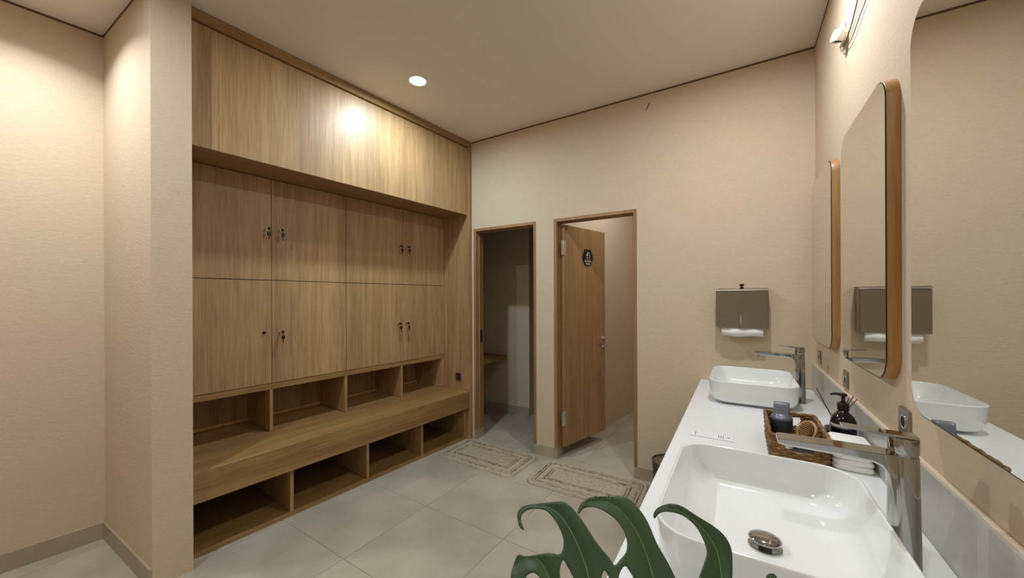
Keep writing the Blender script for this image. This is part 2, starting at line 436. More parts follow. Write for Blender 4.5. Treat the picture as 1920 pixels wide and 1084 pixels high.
lc = empty('locker_cabinet')
box('body', wood_v, lc, -.78, -.334, S0, SE - .001, .780, 2.230, 0)
seams = [S0, .490, 1.033, 1.588, SE - .001]
for i in range(4): box('bottom_rail', wood_h, lc, -.333, -.312, seams[i] + .0008, seams[i + 1] - .0008, .772, .8115, .0008)
rows = [(.815, 1.5255), (1.5305, 2.229)]
locks = {(1, 0): .460, (1, 1): .545, (1, 2): 1.548, (1, 3): 1.632, (0, 0): .442, (0, 1): .545, (0, 2): 1.533, (0, 3): 1.622}
for ri, (z0, z1) in enumerate(rows):
    for ci in range(4):
        d = box('door', wood_v, lc, -.332, -.310, seams[ci] + .0017, seams[ci + 1] - .0017, z0, z1, .0008)
        s = locks[(ri, ci)]; z = 1.880 if ri else 1.168
        bm = bmesh.new(); lathe(bm, [(.0095, -.002), (.0095, .010), (.0075, .012)], 18)
        rot_bm(bm, Matrix.Translation((-.310, s, z)) @ Matrix.Rotation(pi / 2, 4, 'Y'))
        if (ri, ci) == (0, 0):
            from_bm('lock', bm, black_m, d, angle=40)['label'] = 'bare dark lock without a key'
            continue
        from_bm('lock', bm, silver_m, d, angle=40)
        bm = bmesh.new()                                      # key in the lock with a second one hanging off its ring
        bm_box(bm, -.299, -.270, s - .002, s + .002, z - .004, z + .004, .0005)
        bm_box(bm, -.280, -.258, s - .0035, s + .0035, z - .010, z + .010, .002)
        ring = [(-.262 + .012 * math.cos(t * pi / 6), s, z - .012 + .012 * math.sin(t * pi / 6)) for t in range(13)]
        tube(bm, ring, .0009, 6, False)
        hn = -.262; zz = z - .024; sd = s + random.uniform(-.003, .003)
        bm_box(bm, hn - .0035, hn + .0035, sd - .011, sd + .011, zz - .026, zz, .003)
        bm_box(bm, hn - .001, hn + .001, sd - .003, sd + .003, zz - .050, zz - .026)
        from_bm('key', bm, black_m, d)['label'] = 'black headed keys hanging in the lock'
fin(lc, (-.31, 1.0, .772)); tag(lc, 'oak locker cabinet with eight doors above the open cubbies', 'cabinet')

us = empty('open_cubby_shelf')
box('back_panel', wood_v, us, -.735, -.720, S0, SE - .001, .480, .771, 0)
for s in (.488, 1.032, 1.575): box('divider', wood_v, us, -.719, -.314, s - .010, s + .010, .480, .771, .0008)
box('end_board', wood_v, us, -.719, -.314, 2.062, SE - .001, .480, .771, .0008)
box('start_board', wood_v, us, -.719, -.314, S0, S0 + .018, .480, .771, .0008)
ss = [S0 + .018, .478, .498, 1.022, 1.042, 1.565, 1.585, 2.062]
for i in range(4): box('back_batten', wood_pale, us, -.719, -.700, ss[2 * i] + .001, ss[2 * i + 1] - .001, .480, .505, .0005)
fin(us, (-.31, 1.0, .480)); tag(us, 'row of four open oak cubbies between the locker doors and the bench', 'shelf')

bn = empty('bench')
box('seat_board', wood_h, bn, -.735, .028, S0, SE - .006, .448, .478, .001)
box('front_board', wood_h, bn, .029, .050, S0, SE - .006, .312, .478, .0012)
fin(bn, (0, 1.0, .31)); tag(bn, 'long oak bench seat with a deep front board below the lockers', 'bench')

sr = empty('shoe_rack')
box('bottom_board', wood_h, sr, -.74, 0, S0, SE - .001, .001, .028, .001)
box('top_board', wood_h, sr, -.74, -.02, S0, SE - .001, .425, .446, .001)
box('back_panel', wood_v, sr, -.756, -.741, S0, SE - .001, .001, .446, 0)
for s in (.488, 1.028, 1.553): box('divider', wood_v, sr, -.740, -.002, s - .011, s + .011, .029, .424, .0008)
box('end_board', wood_v, sr, -.740, -.002, 2.078, SE - .001, .029, .424, .0008)
box('start_board', wood_v, sr, -.740, -.002, S0, S0 + .018, .029, .424, .0008)
fin(sr, (0, 1.0, 0)); tag(sr, 'open oak shoe rack of four compartments on the floor under the bench', 'shelf')

# end panel, cut to meet the back wall
bm = bmesh.new()
w = [Lp(.046, SE), Lp(.046, SE + .044), (Lp(.046, SE + .044)[0] - .10, BY + .07), (Lp(-.78, SE)[0], BY + .07), Lp(-.78, SE)]
prism(bm, [(-2.279, BY - .004) if i == 1 else p for i, p in enumerate(w)], .001, 2.8895)
ep = from_bm('end_panel', bm, wood_v); rebase(ep, (-2.4, 2.92, 0))
tag(ep, 'tall oak end panel with a wall socket beside the narrow doorway', 'panel')

# sockets ----------------------------------------------------------
def socket_mesh(root):
    # plate in its own coordinates: faces -X, size .088
    bm = bmesh.new(); pts = rrect(.044, .044, .004, 3)
    loft(bm, [[(0, p, q) for p, q in pts], [(-.007, p, q) for p, q in pts], [(-.009, p * .96, q * .96) for p, q in pts]])
    from_bm('plate', bm, steel_m, root)
    bm = bmesh.new(); lathe(bm, [(.0225, .009), (.0225, .0105), (.020, .0105), (.018, .0095)], 28)
    rot_bm(bm, Matrix.Rotation(-pi / 2, 4, 'Y')); from_bm('socket_ring', bm, silver_m, root, angle=40)
    bm = bmesh.new(); lathe(bm, [(.0178, .0088), (.0178, .0099)], 28)
    for yy in (-.0095, .0095): lathe(bm, [(.003, .0099), (.003, .0104)], 10, 0, yy)
    rot_bm(bm, Matrix.Rotation(-pi / 2, 4, 'Y')); from_bm('socket_insert', bm, dark_m, root)
s0 = empty('wall_socket'); socket_mesh(s0)
socks = [(s0, (RX, 1.475, 1.045), 'grey square wall socket behind the nearest tap')]
for p, l in (((RX, 2.16, 1.035), 'grey square wall socket above the dark pump bottle'),
             ((RX, 2.795, 1.045), 'grey square wall socket nearest the room corner')):
    socks.append((copy_tree(s0), p, l))
c = copy_tree(s0); p = Lp(-.10, SE); socks.append((c, (p[0], p[1], .606), 'small dark wall socket on the oak end panel above the bench'))
c.rotation_euler = (0, 0, pi / 2 + LR)
for o, p, l in socks: o.location = p; o.scale = (.85, .85, .85); tag(o, l, 'socket', 'square wall sockets')

# ================================================================ vanity
vt = empty('vanity_counter')
box('worktop', counter_m, vt, -.238, .3995, -.60, 2.938, .785, .820, .0015)
box('front_apron', counter_m, vt, -.236, -.212, -.60, 2.938, .640, .784, .001)
for y in (-.58, .9, 1.95): box('support_panel', counter_m, vt, -.20, .39, y - .012, y + .012, 0, .784, .001)
rebase(vt, (.08, 1.2, .0)); tag(vt, 'long white vanity counter along the mirror wall', 'counter')

def basin(root):
    def R(hx, hy, r, z): return [(x, y, z) for x, y in rrect(hx, hy, r, 8)]
    prof = [(.150, .205, .060, .000), (.152, .207, .060, .008), (.176, .234, .072, .009), (.188, .247, .076, .018), (.1965, .256, .079, .040), (.2015, .261, .081, .080),
            (.2035, .2635, .082, .118), (.2045, .2645, .083, .123), (.2040, .2640, .083, .1255), (.2015, .2615, .081, .1265), (.1985, .2585, .079, .1255), (.1975, .2575, .078, .122),
            (.193, .253, .076, .095), (.184, .245, .074, .062), (.172, .232, .071, .040), (.150, .210, .064, .028), (.105, .150, .050, .0225), (.05, .06, .03, .0195), (.022, .022, .0215, .018)]
    bm = bmesh.new(); loft(bm, [R(*p) for p in prof]); from_bm('bowl', bm, ceramic_m, root, smooth=True)
    bm = bmesh.new(); lathe(bm, [(.033, .0185), (.033, .021), (.029, .0225), (.025, .021)], 32); rot_bm(bm, Matrix.Translation((-.004, -.022, -.001))); from_bm('drain_ring', bm, chrome_m, root, angle=50)
    bm = bmesh.new(); lathe(bm, [(.012, .02), (.012, .034), (.031, .0355), (.0325, .038), (.031, .0405), (.024, .0435), (.012, .0455), (.002, .046)], 36); rot_bm(bm, Matrix.Translation((-.004, -.022, -.003))); from_bm('drain_cap', bm, chrome_m, root, smooth=True)
b1 = empty('vessel_basin'); basin(b1); b2 = copy_tree(b1)
b1.location = (.050, 1.030, .8203); b2.location = (.053, 2.552, .8203)
tag(b1, 'large white vessel basin in the foreground with a chrome drain cap', 'basin', 'white vessel basins')
tag(b2, 'white vessel basin at the far end of the counter under the towel dispenser', 'basin', 'white vessel basins')

def tap(root):
    def R(hx, hy, r, z): return [(x, y, z) for x, y in rrect(hx, hy, r, 6)]
    bm = bmesh.new()
    loft(bm, [R(.028, .028, .025, 0), R(.028, .028, .025, .003), R(.0255, .0255, .022, .014), R(.0245, .0245, .020, .06), R(.0230, .0230, .018, .15), R(.0215, .0215, .017, .262), R(.0205, .0205, .016, .266)])
    from_bm('body', bm, chrome_m, root, angle=35)
    bm = bmesh.new()                                           # flat blade spout with a soft web down into the body
    sec = [(-.205, .0235, .262, .256), (-.203, .0235, .264, .2515), (-.190, .0235, .265, .2495), (-.10, .0235, .266, .248), (-.05, .0235, .266, .246), (-.034, .0230, .266, .239), (-.025, .022, .266, .224), (-.019, .0205, .266, .185), (-.010, .018, .266, .12)]
    rings = []
    for x, hy, zt, zb in sec:
        q = min(.005, (zt - zb) * .4)
        rings.append([(x, -hy, zb + q), (x, -hy + q, zb), (x, hy - q, zb), (x, hy, zb + q), (x, hy, zt - .001), (x, hy - .001, zt), (x, -hy + .001, zt), (x, -hy, zt - .001)])
    loft(bm, rings); from_bm('spout', bm, chrome_m, root, angle=35)
    bm = bmesh.new()
    loft(bm, [R(.0205, .0205, .017, .266), R(.0205, .0205, .017, .270)]); loft(bm, [R(.0210, .0210, .016, .270), R(.0218, .0218, .017, .272), R(.0218, .0218, .017, .298), R(.0210, .0210, .016, .300)])
    from_bm('mixer_cap', bm, chrome_m, root, angle=35)
    bm = bmesh.new(); sec = [(.018, .0155, .3005, .306), (-.03, .0150, .3005, .306), (-.085, .0130, .305, .3095), (-.094, .0120, .3065, .3100)]
    loft(bm, [[(x, -h, zb), (x, h, zb), (x, h, zt), (x, -h, zt)] for x, h, zb, zt in sec]); from_bm('lever', bm, chrome_m, root)
    bm = bmesh.new(); lathe(bm, [(.009, .240), (.009, .247)], 16, -.185, 0); from_bm('aerator', bm, silver_m, root)
t1 = empty('basin_tap'); tap(t1); t2 = copy_tree(t1)
t1.location = (.275, 1.033, .8215); t2.location = (.277, 2.548, .8203)
bm = bmesh.new(); lathe(bm, [(.0285, -.0011), (.0285, .001)], 24); from_bm('base_ring', bm, chrome_m, t1, angle=40)
tag(t1, 'tall chrome basin tap in the foreground with a long flat spout', 'tap', 'tall chrome taps')
tag(t2, 'tall chrome basin tap beside the far basin', 'tap', 'tall chrome taps')

# mirrors ----------------------------------------------------------
def mirror(root):
    bm = bmesh.new()                                            # local: x 0 = wall, -x into the room; y, z centred
    def ring(x, g): return [(x, p, q) for p, q in rrect(.2825 - g, .4575 - g, max(.075 - g, .01), 10)]
    loft(bm, [ring(0, 0), ring(-.0285, 0), ring(-.030, .0012), ring(-.030, .008)], True, True)
    from_bm('frame', bm, wood_frame, root, angle=40)
    bm = bmesh.new(); loft(bm, [ring(-.0302, .0015), ring(-.0325, .0015), ring(-.0325, .004)], True, True); from_bm('black_rim', bm, edge_m, root, angle=40)
    bm = bmesh.new(); loft(bm, [ring(-.0327, .0035), ring(-.0332, .0035)], True, True); from_bm('glass', bm, mirror_m, root)
m1 = empty('wall_mirror'); mirror(m1)
for i, (yc, l) in enumerate(((1.040, 'large rounded mirror at the right edge behind the nearest tap'),
                             (1.792, 'rounded oak framed mirror in the middle of the mirror wall'),
                             (2.558, 'rounded oak framed mirror nearest the room corner'))):
    o = m1 if i == 0 else copy_tree(m1)
    o.location = (RX - .0005, yc, 1.604); o.scale = (1, 1, 1.07 if i == 0 else 1); tag(o, l, 'mirror', 'rounded mirrors over the counter')

# towel dispenser --------------------------------------------------
td = empty('paper_towel_dispenser')
box('case', steel_m, td, -.137, .153, 2.842, BY - .001, 1.197, 1.440, .003)
bm = bmesh.new()
loft(bm, [[(x, 2.840, 1.4405), (x, BY - .001, 1.4405), (x, BY - .001, 1.457), (x, 2.860, 1.457), (x, 2.842, 1.4505)] for x in (-.138, .154)])
from_bm('lid', bm, steel_m, td)
bm = bmesh.new(); loft(bm, [[(.004 + p, yy, 1.252 + q) for p, q in rrect(.004, .028, .0038, 4)] for yy in (2.8405, 2.8418)]); from_bm('level_slot', bm, silver_m, td)
bm = bmesh.new(); lathe(bm, [(.012, 1.4575), (.012, 1.463), (.007, 1.465), (.007, 1.472), (.014, 1.474), (.014, 1.482), (.010, 1.486)], 20, .010, 2.885); from_bm('lock_knob', bm, black_m, td, angle=40)
rebase(td, (.008, BY, 1.197)); tag(td, 'brushed steel paper towel dispenser on the back wall', 'dispenser')
bm = bmesh.new()
g = []
for yy, z0, amp in ((2.852, 1.146, .006), (2.872, 1.143, .004)):
    g.append([(-.105 + .232 * i / 16, yy + .003 * math.sin(i * .9), z0 + amp * math.sin(i * .45 + 2) , ) for i in range(17)])
for row in g:
    A_ = [bm.verts.new((x, y, 1.1965)) for x, y, z in row]; B_ = [bm.verts.new(p) for p in row]; 
    for i in range(16): bm.faces.new((A_[i], A_[i + 1], B_[i + 1], B_[i]))
A_ = [bm.verts.new(p) for p in g[0]]; B_ = [bm.verts.new(p) for p in g[1]]
for i in range(16): bm.faces.new((A_[i], A_[i + 1], B_[i + 1], B_[i]))
pt = from_bm('paper_towel', bm, paper_m, None, smooth=True); md = pt.modifiers.new('s', 'SOLIDIFY'); md.thickness = .0012
rebase(pt, (.01, 2.86, 1.15)); tag(pt, 'folded white paper towel hanging out of the steel dispenser', 'paper towel')

# waste bin --------------------------------------------------------
wb = empty('waste_bin')
bm = bmesh.new(); lathe(bm, [(.100, 0), (.104, .004), (.116, .245), (.119, .250), (.119, .262), (.113, .262), (.110, .25), (.098, .01)], 40, 0, 0, True, True)
from_bm('bucket', bm, bin_m, wb, angle=40)
bm = bmesh.new(); lathe(bm, [(.1120, .252), (.1120, .256), (.09, .2555), (.01, .2555)], 40); from_bm('lid', bm, steel_m, wb, angle=40)
wb.location = (-.418, 2.765, .0005); tag(wb, 'dark round waste bin on the floor beside the counter', 'bin')

# ================================================================ things on the counter
TZ = .8205
cd_ = empty('printed_card')
box('card', card_m, cd_, -.080, .080, -.034, .034, 0, .0025, .0006)
for x, l, w_ in ((-.060, .023, .0015), (.026, .020, .0013), (.034, .017, .0013), (.042, .022, .0013), (.060, .0035, .0055)):
    box('printed_line', ink_m, cd_, x - w_, x + w_, -l, l, .0025, .0028, 0)
cd_.location = (-.103, 1.753, TZ); cd_.rotation_euler = (0, 0, .0); tag(cd_, 'small white printed card lying on the counter', 'card')

# woven basket
bk = empty('woven_basket')
HX, HY, HB = .080, .160, .086
def brim(a):                                                  # rim height dips for the hand holes on the short ends
    return HB
bm = bmesh.new(); nrow = 9; npt = 84
base_pts = [Vector((x, y, 0)) for x, y in rrect(HX, HY, .022, 6)]
def resample(P, n):
    L = [0]
    for i in range(len(P)): L.append(L[-1] + (P[(i + 1) % len(P)] - P[i]).length)
    out = []
    for k in range(n):
        t = L[-1] * k / n; i = 0
        while L[i + 1] < t: i += 1
        f = (t - L[i]) / max(L[i + 1] - L[i], 1e-9); out.append(P[i].lerp(P[(i + 1) % len(P)], f))
    return out
RP = resample(base_pts, npt)
for k in range(nrow):
    z = .007 + k * (HB - .012) / (nrow - 1); fl_ = 1 + .05 * k / nrow; rings = []
    cut = (.038 < z < .080)
    seq = []
    for i in range(npt + 1):
        p = RP[i % npt]; n_ = Vector((p.x / HX, p.y / HY, 0)).normalized()
        gap = cut and abs(p.x) < .036 and abs(p.y) > HY * .9
        q = p * fl_ + n_ * (.0028 * math.sin(i * pi / 2 + k * pi)) + Vector((0, 0, z + .0012 * math.sin(i * 1.3 + k)))
        if gap:
            if len(seq) > 1: tube(bm, seq, .0058, 6)
            seq = []
        else: seq.append(q)
    if len(seq) > 1: tube(bm, seq, .0058, 6)
for i in range(0, npt, 2):
    p = RP[i]
    if abs(p.x) < .036 and abs(p.y) > HY * .9: continue
    tube(bm, [(p.x, p.y, .002), (p.x * 1.05, p.y * 1.05, HB)], .0035, 5)
from_bm('woven_side', bm, weave_m, bk, smooth=True)
bm = bmesh.new(); seq = [p * 1.055 + Vector((0, 0, HB + .002 + .0015 * math.sin(i * .9))) for i, p in enumerate(RP)]
tube(bm, seq + [seq[0]], [.0075 + .0012 * math.sin(i * 1.7) for i in range(npt + 1)], 7, False); from_bm('rim', bm, weave_m, bk, smooth=True)
bm = bmesh.new(); prism(bm, rrect(HX - .003, HY - .003, .02, 5), .001, .007); from_bm('bottom', bm, weave_m, bk)
bk.location = (.174, 1.775, TZ); tag(bk, 'brown woven seagrass basket of toiletries between the basins', 'basket')

# grey bottle in the basket
gb = empty('shampoo_bottle')
bm = bmesh.new(); lathe(bm, [(.034, 0), (.036, .003), (.037, .075), (.0365, .080)], 32); from_bm('bottle_body', bm, grey_m, gb, angle=40)
def ell(rx, ry, z, n=32, e=2.0):
    out = []
    for i in range(n):
        a = 2 * pi * i / n; c_, s_ = math.cos(a), math.sin(a)
        out.append((rx * math.copysign(abs(c_) ** (2 / e), c_), ry * math.copysign(abs(s_) ** (2 / e), s_), z))
    return out
bm = bmesh.new(); loft(bm, [ell(.0372, .0372, .078), ell(.0372, .0372, .084), ell(.0345, .0345, .090, 32, 2.2), ell(.0290, .028, .095, 32, 2.8), ell(.0275, .024, .106, 32, 3.6), ell(.0268, .017, .128, 32, 5), ell(.0265, .0145, .1425, 32, 5), ell(.0255, .0135, .1435, 32, 5)])
from_bm('flip_cap', bm, greycap_m, gb, angle=50)['label'] = 'silver grey flip cap flattened to a blade'
gb.location = (.142, 1.852, TZ + .0075); gb.rotation_euler = (0, 0, -.05); tag(gb, 'grey shampoo bottle with a flattened cap standing in the basket', 'bottle')

# paddle brush
hb = empty('hair_brush')
bm = bmesh.new(); pts = [(.034 * math.cos(t), .040 * math.sin(t)) for t in [2 * pi * i / 32 for i in range(32)]]
loft(bm, [[(x, 0, z) for x, z in pts], [(x * 1.02, .005, z * 1.02) for x, z in pts], [(x * .96, .011, z * .96) for x, z in pts]])
loft(bm, [[(x, y, z) for x, y in rrect(w_, .005, .004, 3)] for z, w_ in ((-.036, .013), (-.05, .010), (-.068, .009))])
from_bm('paddle', bm, wood_pale, hb, angle=40)
bm = bmesh.new(); pts = [(.028 * math.cos(t), .034 * math.sin(t)) for t in [2 * pi * i / 28 for i in range(28)]]
loft(bm, [[(x, 0.0, z) for x, z in pts], [(x * .97, -.004, z * .97) for x, z in pts], [(x * .8, -.006, z * .8) for x, z in pts]]); from_bm('cushion', bm, cush_m, hb, angle=50)
bm = bmesh.new()
for i in range(-4, 5):
    for j in range(-5, 6):
        x, z = i * .0062 + (j % 2) * .003, j * .0062
        if (x / .026) ** 2 + (z / .032) ** 2 < 1: tube(bm, [(x, -.005, z), (x * 1.12, -.022, z * 1.12)], [.0010, .0016], 5)
o = from_bm('bristles', bm, hair_m, hb); o['kind'] = 'stuff'
hb.rotation_euler = (math.radians(-24), math.radians(8), math.radians(-50)); hb.location = (.208, 1.745, .9015)
tag(hb, 'round wooden paddle brush leaning in the basket beside the grey bottle', 'brush')

# comb and wrapped kits lying in the basket
cb = empty('hair_comb')
bm = bmesh.new(); bm_box(bm, -.05, .05, .004, .012, 0, .003, .0008)
for i in range(25): bm_box(bm, -.049 + i * .004, -.0475 + i * .004, -.014, .0045, .0006, .0024)
from_bm('comb', bm, black_m, cb); cb.location = (.150, 1.655, .862); cb.rotation_euler = (.35, .1, .15)
tag(cb, 'black hair comb lying in the front of the basket', 'comb')
kit = box('toiletry_pouch', pouch_m, None, -.055, .055, -.045, .045, 0, .030, .006)
kit.location = (.165, 1.668, TZ + .008); tag(kit, 'dark toiletry pouch lying flat low in the front of the basket', 'pouch')

# pump bottle
pb = empty('pump_bottle')
bm = bmesh.new(); lathe(bm, [(.036, 0), (.0385, .004), (.0385, .104), (.037, .116), (.031, .129), (.021, .141), (.0155, .148), (.0145, .154)], 36); from_bm('bottle', bm, amber_m, pb, smooth=True)
bm = bmesh.new(); lathe(bm, [(.0178, .152), (.0178, .176), (.0165, .178), (.009, .179), (.009, .184), (.0055, .185), (.0055, .204), (.012, .205), (.012, .212), (.006, .215)], 24)
tube(bm, [(-.004, 0, .2095), (-.026, 0, .2105), (-.037, 0, .206)], [.0055, .005, .0035], 8)
from_bm('pump', bm, black_m, pb, angle=40)
bm = bmesh.new(); R_ = .0391
A0, A1 = math.radians(-190), math.radians(-62)
vs = [[bm.verts.new((rr * math.cos(A0 + (A1 - A0) * i / 20), rr * math.sin(A0 + (A1 - A0) * i / 20), z)) for i in range(21)] for rr, z in ((R_, .089), (R_, .103))]
for i in range(20): bm.faces.new((vs[0][i], vs[0][i + 1], vs[1][i + 1], vs[1][i]))
lb = from_bm('label', bm, label_m, pb, smooth=True); md = lb.modifiers.new('s', 'SOLIDIFY'); md.thickness = .0006; md.offset = 0
bm = bmesh.new()
for i in range(7):
    a = A0 + (A1 - A0) * (.36 + .075 * i); p = Vector((.0396 * math.cos(a), .0396 * math.sin(a), .096 + .0006 * (i % 2)))
    b = bmesh.new(); bm_box(b, -.0003, .0003, -.0016, .0016, -.0024, .0024); rot_bm(b, Matrix.Translation(p) @ Matrix.Rotation(a, 4, 'Z'))
    t = bpy.data.meshes.new('t'); b.to_mesh(t); b.free(); bm.from_mesh(t); bpy.data.meshes.remove(t)
from_bm('lettering', bm, white_m, pb)
pb.location = (.330, 1.845, TZ); tag(pb, 'dark brown pump soap bottle with a grey label near the wall', 'bottle')

# reed diffuser
rdif = empty('reed_diffuser')
bm = bmesh.new(); loft(bm, [[(x, y, z) for x, y in rrect(h_, h_, r_, 5)] for h_, r_, z in ((.030, .007, 0), (.032, .008, .003), (.032, .008, .046), (.028, .011, .052), (.0155, .0150, .054), (.0145, .014, .066), (.016, .0155, .0665), (.016, .0155, .071), (.009, .0085, .071))])
from_bm('jar', bm, black_m, rdif, angle=40)
for p, m_ in (((-.056, .030, .198), darkreed_m), ((.034, -.045, .186), reed_m), ((.044, -.052, .194), reed_m), ((.0515, -.066, .188), reed_m)):
    bm = bmesh.new(); v = Vector(p); b0 = Vector((0, 0, .068)); tube(bm, [b0 - (v - b0) * .15, v], .0019, 6)
    from_bm('reed', bm, m_, rdif)
rdif.location = (.326, 1.955, TZ); tag(rdif, 'small black reed diffuser jar with thin sticks beside the pump bottle', 'diffuser')

# folded face cloths
for i in range(5):
    bm = bmesh.new(); hx = .053 - .001 * random.random(); hy = .070 - .003 * random.random()
    R_ = lambda g, z: [(x + .0012 * math.sin(9 * y / .05 + i), y, z + .0012 * math.sin(40 * x + 30 * y + i * 2)) for x, y in rrect(hx - g, hy - g, .016, 5)]
    loft(bm, [R_(.004, 0), R_(.0005, .0045), R_(0, .0085), R_(.0005, .0125), R_(.004, .0165)]); bmesh.ops.subdivide_edges(bm, edges=bm.edges[:], cuts=1)
    o = from_bm('face_cloth', bm, cloth_m, None, smooth=True)
    o.location = (.320 + random.uniform(-.002, .002), 1.700 + random.uniform(-.003, .003), TZ + .0005 + i * .0168); o.rotation_euler = (0, 0, random.uniform(-.06, .06))
    tag(o, ['folded white face cloth at the bottom of the small stack', 'folded white face cloth second from the bottom of the small stack', 'folded white face cloth in the middle of the small stack',
            'folded white face cloth second from the top of the small stack', 'folded white face cloth on top of the small stack'][i], 'cloth', 'folded white cloths beside the basket')

# ================================================================ ceiling and high wall fittings
for i, (x, y, z, p_, c_, _s) in enumerate(LAMPS):
    if i not in (0,): continue
    r = empty('ceiling_downlight')
    bm = bmesh.new(); lathe(bm, [(.072, 0), (.072, -.003), (.058, -.0045), (.056, -.001), (.056, 0)], 36); from_bm('trim_ring', bm, white_m, r, angle=40)
    bm = bmesh.new(); lathe(bm, [(.0555, -.0008), (.0555, -.0030)], 32); from_bm('diffuser', bm, glow_m, r)
    r.location = (x, y, CZ - .0002); tag(r, 'round lit ceiling downlight in front of the overhead cabinet', 'downlight')

wf = empty('wall_fixture')
box('bracket', white_m, wf, RX - .016, RX - .001, 2.150, 2.205, 2.520, 2.612, .004)
HM = Matrix.Translation((.372, 2.115, 2.545)) @ Matrix.Scale(.78, 4) @ Matrix.Rotation(math.radians(196), 4, 'X') @ Matrix.Rotation(math.radians(-14), 4, 'Y')
bm = bmesh.new(); lathe(bm, [(.012, -.018), (.026, -.012), (.032, .004), (.033, .040), (.030, .046), (.025, .045), (.021, .034)], 28)
rot_bm(bm, HM); from_bm('head', bm, white_m, wf, angle=40)
bm = bmesh.new(); lathe(bm, [(.020, .030), (.020, .040), (.012, .044)], 20)
rot_bm(bm, HM); from_bm('lens', bm, dark_m, wf)
rebase(wf, (.395, 2.17, 2.575)); tag(wf, 'small white swivel camera fixed high on the mirror wall', 'camera')
bm = bmesh.new()
tube(bm, smooth_path([(.392, 2.215, 2.530), (.392, 2.12, 2.502), (.392, 2.02, 2.513), (.392, 1.968, 2.534), (.392, 1.928, 2.55), (.394, 1.84, 2.60), (.396, 1.75, 2.75), (.396, 1.70, 2.948)], 6), .0028, 6)
tube(bm, smooth_path([(.392, 2.215, 2.530), (.390, 2.185, 2.495), (.391, 2.12, 2.472), (.392, 2.03, 2.455), (.392, 1.90, 2.469), (.394, 1.80, 2.50), (.396, 1.68, 2.68), (.396, 1.63, 2.948)], 6), .0018, 6)
cbl = from_bm('cable', bm, cable_m, None, smooth=True); rebase(cbl, (.392, 2.2, 2.53)); tag(cbl, 'thin brown cable loop hanging from the ceiling to the white wall camera', 'cable')
wr = empty('loose_wire')
bm = bmesh.new(); tube(bm, smooth_path([(-.559, 2.925, 2.949), (-.557, 2.92, 2.905), (-.565, 2.918, 2.870), (-.572, 2.915, 2.860)], 4), .0028, 6); from_bm('sheath', bm, cable_w, wr)
bm = bmesh.new(); tube(bm, [(-.572, 2.915, 2.860), (-.600, 2.912, 2.812)], .0032, 6); from_bm('bare_end', bm, black_m, wr)
rebase(wr, (-.559, 2.92, 2.949)); tag(wr, 'short loose wire end poking out where ceiling meets back wall', 'wire')

# ================================================================ bath mats
def mat_mesh(name, w, d, seed):
    nx, ny = 150, 84; bm = bmesh.new(); V = []
    for j in range(ny + 1):
        row = []
        for i in range(nx + 1):
            x, y = (i / nx - .5) * w, (j / ny - .5) * d
            e = min(w / 2 - abs(x), d / 2 - abs(y))
            ax, ay = abs(x) - (w / 2 - .07), abs(y) - (d / 2 - .07)
            rc = math.hypot(max(ax, 0), max(ay, 0)) if ax > 0 and ay > 0 else 0
            if rc > 0: e = .07 - rc
            e = max(e, 0)
            if rc > .07:
                sx, sy = math.copysign(1, x), math.copysign(1, y); x = sx * (w / 2 - .07 + ax * .07 / rc); y = sy * (d / 2 - .07 + ay * .07 / rc)
            h = .018 * min(1, (e / .012)) ** .5
            for g_ in (.040, .062, .112, .132): h -= .011 * math.exp(-((e - g_) / .006) ** 2)
            h += .006 * mn.noise((x * 34 + seed, y * 34, 0)) + .0025 * mn.noise((x * 95, y * 95 + seed, 0)) if e > .004 else 0
            wob = .004 * mn.noise((x * 12, y * 12, seed)) 
            row.append(bm.verts.new((x + wob, y + wob, max(h, .0006) + .0003)))
        V.append(row)
    for j in range(ny):
        for i in range(nx): bm.faces.new((V[j][i], V[j][i + 1], V[j + 1][i + 1], V[j + 1][i]))
    rug = from_bm(name, bm, rug_m, None, smooth=True)
    for g_, rr in ((.040, .0034), (.060, .0026), (.112, .0034), (.134, .0026)):
        bm = bmesh.new(); P = [Vector((x, y, 0)) for x, y in rrect(w / 2 - g_, d / 2 - g_, max(.07 - g_, .018), 6)]
        Q = resample(P, 190)
        tube(bm, [q + Vector((.0045 * mn.noise((q.x * 14, q.y * 14, seed + g_)), .0045 * mn.noise((q.x * 14, q.y * 14, seed + 5)), .0125 + .0030 * mn.noise((q.x * 40, q.y * 40, seed)))) for q in Q + [Q[0]]],
             [rr * (1 + .5 * mn.noise((k_ * .35, seed, g_))) for k_ in range(191)], 6, False)
        from_bm('groove_shade_line', bm, rugline_m, rug, smooth=True)  # darker cords colour in the shade of the mat's ring grooves
    return rug
r1 = mat_mesh('bath_mat', .80, .46, 3.1); r1.location = (-1.905, 2.665, 0.0); r1.rotation_euler = (0, 0, math.radians(-1.5))
tag(r1, 'beige cotton bath mat on the floor before the narrow doorway', 'bath mat', 'beige bath mats')
r2 = mat_mesh('bath_mat', .84, .44, 8.7); r2.location = (-.985, 2.66, 0.0); r2.rotation_euler = (0, 0, math.radians(1.0))
tag(r2, 'beige cotton bath mat on the floor before the open wooden door', 'bath mat', 'beige bath mats')

